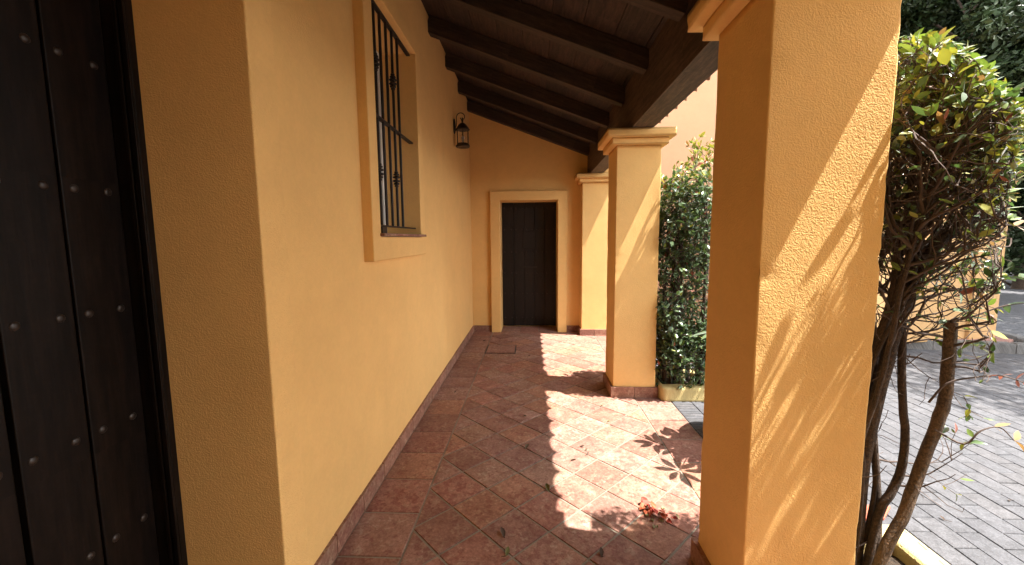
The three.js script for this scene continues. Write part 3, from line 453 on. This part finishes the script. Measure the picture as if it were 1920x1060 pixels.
  shoot([[1.47, .80, 1.55], [1.50, .885, 1.52], [1.58, .915, 1.50], [1.66, .92, 1.50], [1.75, .89, 1.49]], [[.6, 5, .022], [.75, 5, .03], [.9, 5, .035], [1, 5, .04]]);
  shoot([[1.47, 1.10, 1.56], [1.55, 1.12, 1.53], [1.64, 1.17, 1.5], [1.74, 1.19, 1.48]], [[.4, 1, .05], [.7, 1, .055], [.9, 3, .05], [1, 1, .06]]);
  shoot([[1.50, 1.22, 1.56], [1.58, 1.22, 1.53], [1.66, 1.27, 1.51], [1.72, 1.26, 1.49]], [[.35, 2, .045], [.6, 1, .05], [.85, 1, .055], [1, 2, .05]]);
  shoot([[1.44, 1.02, 1.60], [1.50, 1.03, 1.58], [1.56, 1.00, 1.55]], [[.5, 2, .04], [.8, 1, .04], [1, 2, .045]]);
  shoot([[1.38, 1.08, 1.60], [1.42, 1.12, 1.56], [1.46, 1.10, 1.53]], [[.5, 2, .035], [1, 1, .04]]);
  shoot([[1.55, 1.42, 1.56], [1.64, 1.45, 1.53], [1.72, 1.43, 1.50]], [[.4, 3, .05], [.7, 4, .05], [1, 2, .055]]);
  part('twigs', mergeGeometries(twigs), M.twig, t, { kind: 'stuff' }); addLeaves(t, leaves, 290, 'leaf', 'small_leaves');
  console.log('near shrub leaves', leaves.length, 'twigs', twigs.length);
}
// ------------------------------------------------------------------ second shrub in the same planter, just right of the frame: it shades the lower half of the near column
{
  const r = rng(555), t = thing('shrub', 'leafy shrub at the camera end of the near planter, shading the column', 'shrub', V(1.47, .06, 1.0)); const starts = [];
  const inside = (p, m = 0) => p.x > -p.z * 1.19 - m * .2 && p.x > 1.34 && p.x < 1.92 + m && p.y < 2.16 + m && p.y > .5 && -p.z > .98 - m && -p.z < 1.30 + m * .3;
  for (const [bx, bd, tx, td] of [[1.42, .95, 1.52, 1.16], [1.47, 1.02, 1.62, 1.20], [1.50, .93, 1.72, 1.14], [1.45, 1.08, 1.50, 1.22], [1.52, 1.05, 1.80, 1.18]]) { const c = curve([V(bx, .04, bd), V(bx + .02, .6, lerp(bd, td, .3)), V(lerp(bx, tx, .6), 1.2, lerp(bd, td, .8)), V(tx, 1.85, td)], 20); part('stem', tube(c, c.map((p, k) => lerp(.017, .006, k / 20)), 7), M.bark, t);
    c.forEach((p, k) => { if (k > 8) for (let m = 0; m < 2; m++) { const d = rv(r); d.y = Math.abs(d.y) * .5 + .2; starts.push({ p: p.clone(), dir: d, r: .0045, n: 7, step: .045, br: .4, lev: 0 }); } }); }
  const o = { inside, pull: p => V(1.62, Math.min(1.8, p.y), 1.18).sub(p).normalize(), wig: .42, up: new THREE.Vector3(0, 1, 0), leafP: () => .15, size: (p, q) => rr(q, .022, .05), col: (p, q) => { const k = q(); return k < .3 ? 0 : k < .6 ? 1 : k < .85 ? 2 : 3; } };
  const { twigs, leaves } = grow(r, starts, o); part('twigs', mergeGeometries(twigs), M.twig, t, { kind: 'stuff' }); addLeaves(t, leaves, 0, 'leaf', 'small_leaves'); console.log('side shrub leaves', leaves.length);
}
// ------------------------------------------------------------------ middle hedge, dense
{
  const r = rng(991), t = thing('hedge_shrub', 'dense clipped hedge shrub with yellow top beside the middle column', 'shrub', V(1.38, .06, 3.81));
  const top = x => Math.min(2.2 * x - .62, 2.15);
  const inside = (p, m = 0) => p.x > 1.12 && p.x < 1.72 + m && p.y < top(p.x) + m && p.y > .12 && -p.z > 3.50 - m && -p.z < 4.16 + m;
  const pull = p => V(1.42, Math.min(1.7, p.y), 3.8).sub(p).normalize(); const starts = [];
  for (let i = 0; i < 13; i++) { const bx = rr(r, 1.2, 1.52), bd = rr(r, 3.66, 3.95); const c = curve([V(bx, .04, bd), V(bx + rr(r, -.05, .05), .5, bd + rr(r, -.06, .06)), V(bx + rr(r, -.06, .08), 1.1, bd + rr(r, -.1, .1)), V(bx + rr(r, -.05, .12), 1.75 - Math.max(0, 1.3 - bx), bd + rr(r, -.1, .1))], 22); part('stem', tube(c, c.map((p, k) => lerp(.017, .005, k / 22)), 6), M.bark, t);
    c.forEach((p, k) => { if (k < 2) return; for (let m = 0; m < 1; m++) { const d = rv(r); d.y = Math.abs(d.y) * .5 + .15; starts.push({ p: p.clone(), dir: d, r: .004, n: 6, step: .05, br: .4, lev: 0 }); } }); }
  for (let i = 0; i < 30; i++) starts.push({ p: V(rr(r, 1.2, 1.6), rr(r, .13, .45), rr(r, 3.56, 3.8)), dir: V(rr(r, -.4, .4), .25, -.6), r: .003, n: 5, step: .04, br: .35, lev: 1 });
  for (let i = 0; i < 8; i++) starts.push({ p: V(rr(r, 1.3, 1.65), 2.0, rr(r, 3.55, 4.0)), dir: V(rr(r, -.15, .15), 1, 0), r: .003, n: 3, step: .06, br: .5, lev: 1 });
  const o = { inside: (p, m = 0) => inside(p, m) || (p.y > 1.95 && p.y < 2.26 && p.x > 1.25 && p.x < 1.68 && -p.z > 3.5 && -p.z < 4.05), pull, wig: .45, up: new THREE.Vector3(0, 1, 0), leafP: p => p.y < 1.15 && p.y > .75 ? .5 : .8, size: (p, q) => rr(q, .034, .062), col: (p, q) => { const h = sstep(1.78, 2.05, p.y), k = q(); if (h > q()) return k < .3 ? 2 : k < .85 ? 3 : k < .95 ? 4 : 5; return k < .5 ? 0 : k < .92 ? 1 : k < .97 ? 2 : k < .99 ? 3 : 5; } };
  const { twigs, leaves } = grow(r, starts, o); part('twigs', mergeGeometries(twigs), M.twig, t, { kind: 'stuff' }); addLeaves(t, leaves, 290, 'leaf', 'small_leaves'); console.log('mid hedge leaves', leaves.length, 'twigs', twigs.length);
}
// ------------------------------------------------------------------ potted umbrella plant hidden behind the near column: its rosettes shade the floor
{
  const r = rng(404), t = thing('potted_plant', 'dark pot of finger-leaved plant behind the near column, shading the tiles', 'potted plant', V(1.42, 0, 2.93));
  const pr = [[0, .0], [.11, .0], [.12, .01], [.15, .27], [.165, .28], [.165, .31], [.148, .31], [.14, .26], [0, .26]].map(p => new THREE.Vector2(p[0], p[1])); const pg = new THREE.LatheGeometry(pr, 28); pg.translate(1.42, 0, -2.93); part('pot', triUV(pg), M.pot, t);
  const sg = new THREE.CircleGeometry(.143, 24); sg.rotateX(-Math.PI / 2); sg.translate(1.42, .275, -2.93); part('soil', triUV(sg), M.soil, t);
  const heads = []; const spots = [[.90, 2.44, .95], [.86, 2.78, .8], [1.0, 2.72, .9], [1.09, 2.60, 1.05], [.98, 2.86, .7], [1.12, 2.50, .75], [1.06, 2.75, 1.2], [1.15, 2.86, .95], [1.17, 2.66, .6], [1.03, 2.62, .85], [.95, 2.70, 1.0], [1.10, 2.78, .8], [1.14, 2.58, .95], [1.2, 2.75, .8], [1.08, 2.9, 1.1]];
  const lg = leafGeo(1, .34, .08, .25);
  for (const [fx, fd, y] of spots) { const c = V(fx + y / 2.2, y, fd - y * .0968); const st = curve([V(1.42 + rr(r, -.04, .04), .26, 2.93 + rr(r, -.04, .04)), V(lerp(1.42, c.x, .35), y * .6, lerp(2.93, -c.z, .35)), c], 12); part('stem', tube(st, st.map((p, k) => lerp(.008, .004, k / 12)), 5), M.twig, t);
    const n = 8; for (let k = 0; k < n; k++) { const a = k / n * 6.283 + r() * .4, dir = new THREE.Vector3(Math.cos(a), -.15 + r() * .2, Math.sin(a)); const l = { pos: c.clone().addScaledVector(dir, .02), dir, nor: new THREE.Vector3(0, 1, 0), s: rr(r, .12, .165) }; const b = baseOf.get(t); const me = flags(new THREE.Mesh(lg, M.leaf[k % 2])); me.name = 'leaf'; me.applyMatrix4(leafMatrix(l)); me.position.sub(b); t.add(me); } }
}

// ------------------------------------------------------------------ far kerb, pavement and garden wall across the drive
{
  const u = new THREE.Vector2(.977, -.213), nrm = new THREE.Vector2(.213, .977); const K = new THREE.Vector2(5.72, 5.05);     // kerb corner
  const pt = (a, b) => [K.x + u.x * a + nrm.x * b, K.y + u.y * a + nrm.y * b];
  const pav = thing('far_pavement', 'raised reddish pavement across the drive', null, V(5, 0, 5.3), null, 'structure');
  part('pavement_bed', slab([pt(-3.2, .09), pt(-.02, .09), pt(.18, .3), pt(.22, 2.5), pt(-3.2, 2.5)], .115, .13, .004), M.redPave, pav);
  for (let k = 0; k < 4; k++) part('kerb_stone', slab([pt(-.8 * (k + 1) + .003, 0), pt(-.8 * k - .003, 0), pt(-.8 * k - .003, .11), pt(-.8 * (k + 1) + .003, .11)], .125, .15, .018, k), M.kerb, pav);
  for (let k = 0; k < 4; k++) { const a0 = k / 4 * Math.PI / 2, a1 = (k + 1) / 4 * Math.PI / 2, c = [0, .42]; const q = (a, w) => pt(c[0] + Math.sin(a) * w, c[1] - Math.cos(a) * w); part('kerb_stone', slab([q(a0 + .01, .42), q(a1 - .01, .42), q(a1 - .01, .31), q(a0 + .01, .31)], .125, .15, .018, k), M.kerb, pav); }
  for (let k = 0; k < 3; k++) part('kerb_stone', slab([pt(.31, .423 + k * .8), pt(.42, .423 + k * .8), pt(.42, 1.217 + k * .8), pt(.31, 1.217 + k * .8)], .125, .15, .018, k), M.kerb, pav);
  const w = thing('garden_wall', 'ochre garden wall across the drive, dappled with tree shade', 'wall', V(5, .115, 5.6)); const ang = Math.atan2(.213, .977);
  const wb = (a0, a1, b0, b1, y0, y1, r) => { const g = new RoundedBoxGeometry(a1 - a0, y1 - y0, b1 - b0, 2, r); triUV(g); const gg = triUV(g); gg.translate((a0 + a1) / 2, (y0 + y1) / 2, -(b0 + b1) / 2); gg.rotateY(ang); gg.translate(K.x, 0, -K.y); return gg; };
  part('wall_panel', wb(-3.1, -.10, .36, .60, .10, 2.25, .01), M.stuccoFar, w); part('end_pier', wb(-.22, .20, .315, .66, .10, 2.4, .012), M.stuccoFar, w); part('coping', wb(-3.1, -.225, .33, .63, 2.25, 2.31, .01), M.stuccoFar, w); part('pier_cap', wb(-.26, .24, .275, .70, 2.4, 2.46, .01), M.stuccoFar, w);
}
{ const t = thing('loose_tile', 'red clay tile lying on the drive behind the near planter', 'tile', V(1.74, 0, 2.06)); part('tile_body', slab([[1.60, 2.005], [1.755, 2.015], [1.865, 2.11], [1.60, 2.13]], .014, .013, .003, 2, 2, 1), std({ color: lin(.50, .11, .06), map: stuccoMap, bumpMap: stuccoBump, bumpScale: .001, roughness: .8 }), t); }

// ------------------------------------------------------------------ trees
function tree(x, d, h, cr, y0, n, label, seed, leafS = .1) {
  const r = rng(seed), t = thing('evergreen_tree', label, 'tree', V(x, 0, d), 'dark trees beyond the drive'); const b = baseOf.get(t);
  const tp = [V(x, -.05, d), V(x + rr(r, -.2, .2), h * .25, d + rr(r, -.2, .2)), V(x + rr(r, -.3, .3), h * .55, d + rr(r, -.3, .3)), V(x + rr(r, -.3, .3), h * .85, d + rr(r, -.3, .3))]; const tc = curve(tp, 20); part('trunk', tube(tc, tc.map((p, k) => lerp(.17, .04, k / 20)), 10), M.bark, t);
  const limbs = [], lobes = []; for (let i = 0; i < 44; i++) { const y = lerp(y0, h, Math.pow(r(), .9)), f = (y - y0) / (h - y0), rad = cr * (.55 + .6 * Math.sin(Math.PI * clamp01(.15 + f * .85))) * rr(r, .35, .95); const a = r() * 6.283; const c = V(x + Math.cos(a) * rad, y, d + Math.sin(a) * rad); lobes.push([c, rr(r, .5, .95) * cr * .36]); const k = Math.min(19, Math.floor(clamp01((y - h * .12) / (h * .85)) * 20)); const m = curve([tc[k], tc[k].clone().lerp(c, .5).add(new THREE.Vector3(0, .15, 0)), c], 6); limbs.push(tube(m, m.map((p, q) => lerp(.03, .008, q / 6)), 5)); }
  part('limbs', mergeGeometries(limbs), M.bark, t);
  const cl = []; for (let k = 0; k < 7; k++) { const l = { pos: rv(r).multiplyScalar(r() * .13), dir: rv(r), nor: rv(r), s: leafS * rr(r, .7, 1.2) }; cl.push(LG[k % 4].clone().applyMatrix4(leafMatrix(l))); } const cg = mergeGeometries(cl);
  const im = flags(new THREE.InstancedMesh(cg, M.treeLeaf, n)); im.name = 'crown'; im.userData.kind = 'stuff'; const c = new THREE.Color(); for (let i = 0; i < n; i++) { const [o, q] = lobes[Math.floor(r() * lobes.length)]; const p = rv(r).multiplyScalar(q * Math.pow(r(), .42)); p.y *= .75; p.add(o); const m = new THREE.Matrix4().compose(p.sub(b), new THREE.Quaternion().setFromAxisAngle(rv(r), r() * 6.28), new THREE.Vector3(1, 1, 1).multiplyScalar(rr(r, .8, 1.3))); im.setMatrixAt(i, m); const v = rr(r, .7, 1.4); c.setRGB(v * rr(r, .9, 1.2), v, v * rr(r, .7, 1)); im.setColorAt(i, c); } t.add(im); return t;
}
tree(9.7, 9.9, 10.5, 2.6, .9, 24000, 'tall dark evergreen tree straight behind the garden wall', 1);
tree(12.6, 11.2, 11, 2.7, .8, 24000, 'dark evergreen tree at the right edge beyond the road', 2);
tree(7.4, 10.4, 10, 2.5, .9, 16000, 'dark evergreen tree hidden mostly by the near column', 3);
tree(11.4, 14.6, 13, 3.4, .5, 22000, 'farthest dark evergreen tree filling the gap behind the nearer ones', 4, .11);
tree(15.8, 13.0, 12, 3.2, .6, 18000, 'dark evergreen tree far right past the road bend', 5, .11);
tree(17.5, 19, 15, 4.2, .5, 20000, 'broad dark evergreen tree far off, glimpsed between the others', 8, .16);
tree(13.6, 19.5, 15, 4.2, .5, 20000, 'broad dark evergreen tree at the very back of the wood', 9, .16);
tree(8.1, 4.5, 6.6, 2.3, 3.4, 4200, 'light-crowned street tree beside the drive, casting dappled shade', 6);
tree(10.6, 6.6, 7.8, 2.4, 4.0, 4000, 'light-crowned street tree further along the drive', 7);

// ------------------------------------------------------------------ litter on the floor
{
  const r = rng(62), spots = [[-.047, 2.665, .055, 0], [.095, 2.196, .06, 2], [-.136, 1.826, .06, 1], [-.718, 3.68, .035, 1], [-.067, 3.198, .04, 0], [.324, 2.712, .035, 1], [.35, 2.656, .03, 0], [.28, 2.54, .04, 0], [.36, 2.60, .03, 1], [-.284, 5.55, .035, 1], [-.682, 5.622, .05, 1], [.306, 1.72, .05, 1], [-.12, 1.71, .05, 2], [.60, 3.42, .03, 2], [.58, 3.10, .03, 2], [-.02, 4.9, .03, 1], [2.05, 2.02, .03, 1], [2.30, 2.45, .028, 0], [2.55, 2.20, .025, 1]];
  const where = ['dark curled leaf in the middle of the shaded floor', 'greenish curled leaf just left of the sunlit patch', 'narrow dry leaf in the shaded foreground tiles', 'small dry leaf on the border tiles along the side wall', 'brown leaf on shaded tiles level with the middle column', 'leaf scrap in the sunlit patch, nearest its left edge', 'second leaf scrap of the trio on sunlit tiles', 'long dark leaf on the sunlit tiles below the trio', 'leaf scrap on sunlit tiles right of the trio', 'dry leaf just beyond the inspection cover', 'dry leaf in the far corner by the side wall', 'dark leaf in the shade at the near column foot', 'green-tinged leaf at the bottom edge of the floor', 'pale leaf near the middle column plinth in sun', 'pale leaf on sunlit tiles before the middle column', 'tiny leaf on shaded tiles right of the inspection cover', 'dark leaf scrap on the grey pavers beside the near planter', 'dry leaf on the pavers right of the curved shrub stem', 'tiny leaf scrap at the right edge of the pavers'];
  for (const [x, d, s, c] of spots) { const t = thing('fallen_leaf', where.shift(), 'leaf', V(x, 0, d), 'dry leaves scattered on the porch floor'); const g = leafGeo(s, s * .42, .5, -.25); g.rotateX(rr(r, -.4, .4)); g.rotateY(r() * 6.28); g.computeBoundingBox(); g.translate(x, .0022 - g.boundingBox.min.y, -d); part('blade', triUV(g), M.dryLeaf[c], t); const st = tube([V(x, .006, d), V(x + rr(r, -.02, .02), .009, d + rr(r, -.02, .02))], .0012, 4); part('stalk', st, M.dryLeaf[1], t); }
  const t = thing('red_leaf_sprig', 'crumpled red dried leaf sprig in the sunlit floor patch', 'dried sprig', V(.64, 0, 2.0));
  const petal = (x, y, d, s, w, m, ry, rz, rx, nm) => { const g = leafGeo(s, w, .35, .35); const p = g.attributes.position; for (let i = 0; i < p.count; i++) p.setY(i, p.getY(i) + perlin.noise(p.getX(i) * 60, s * 40, p.getZ(i) * 60) * .010); g.computeVertexNormals(); g.rotateX(rx); g.rotateZ(rz); g.rotateY(ry); g.computeBoundingBox(); g.translate(x, Math.max(y, .002 - g.boundingBox.min.y), -d); part(nm, triUV(g), M.petal[m], t); };
  for (let k = 0; k < 16; k++) { const f = k / 15; petal(lerp(.572, .69, f) + rr(r, -.015, .015), rr(r, .006, .03), lerp(2.075, 1.955, f) + rr(r, -.015, .015), lerp(.055, .03, f) * rr(r, .8, 1.2), lerp(.042, .024, f) * rr(r, .8, 1.2), r() < .65 ? 0 : 1, r() * 6.28, rr(r, -.2, .7), rr(r, -.9, .9), 'red_leaf'); }
  for (let k = 0; k < 12; k++) petal(rr(r, .52, .74), .003, rr(r, 1.93, 2.1), rr(r, .018, .034), rr(r, .012, .02), 2, r() * 6, rr(r, -.2, .3), rr(r, -.5, .5), 'shred');
}
renderer.render(scene, camera);
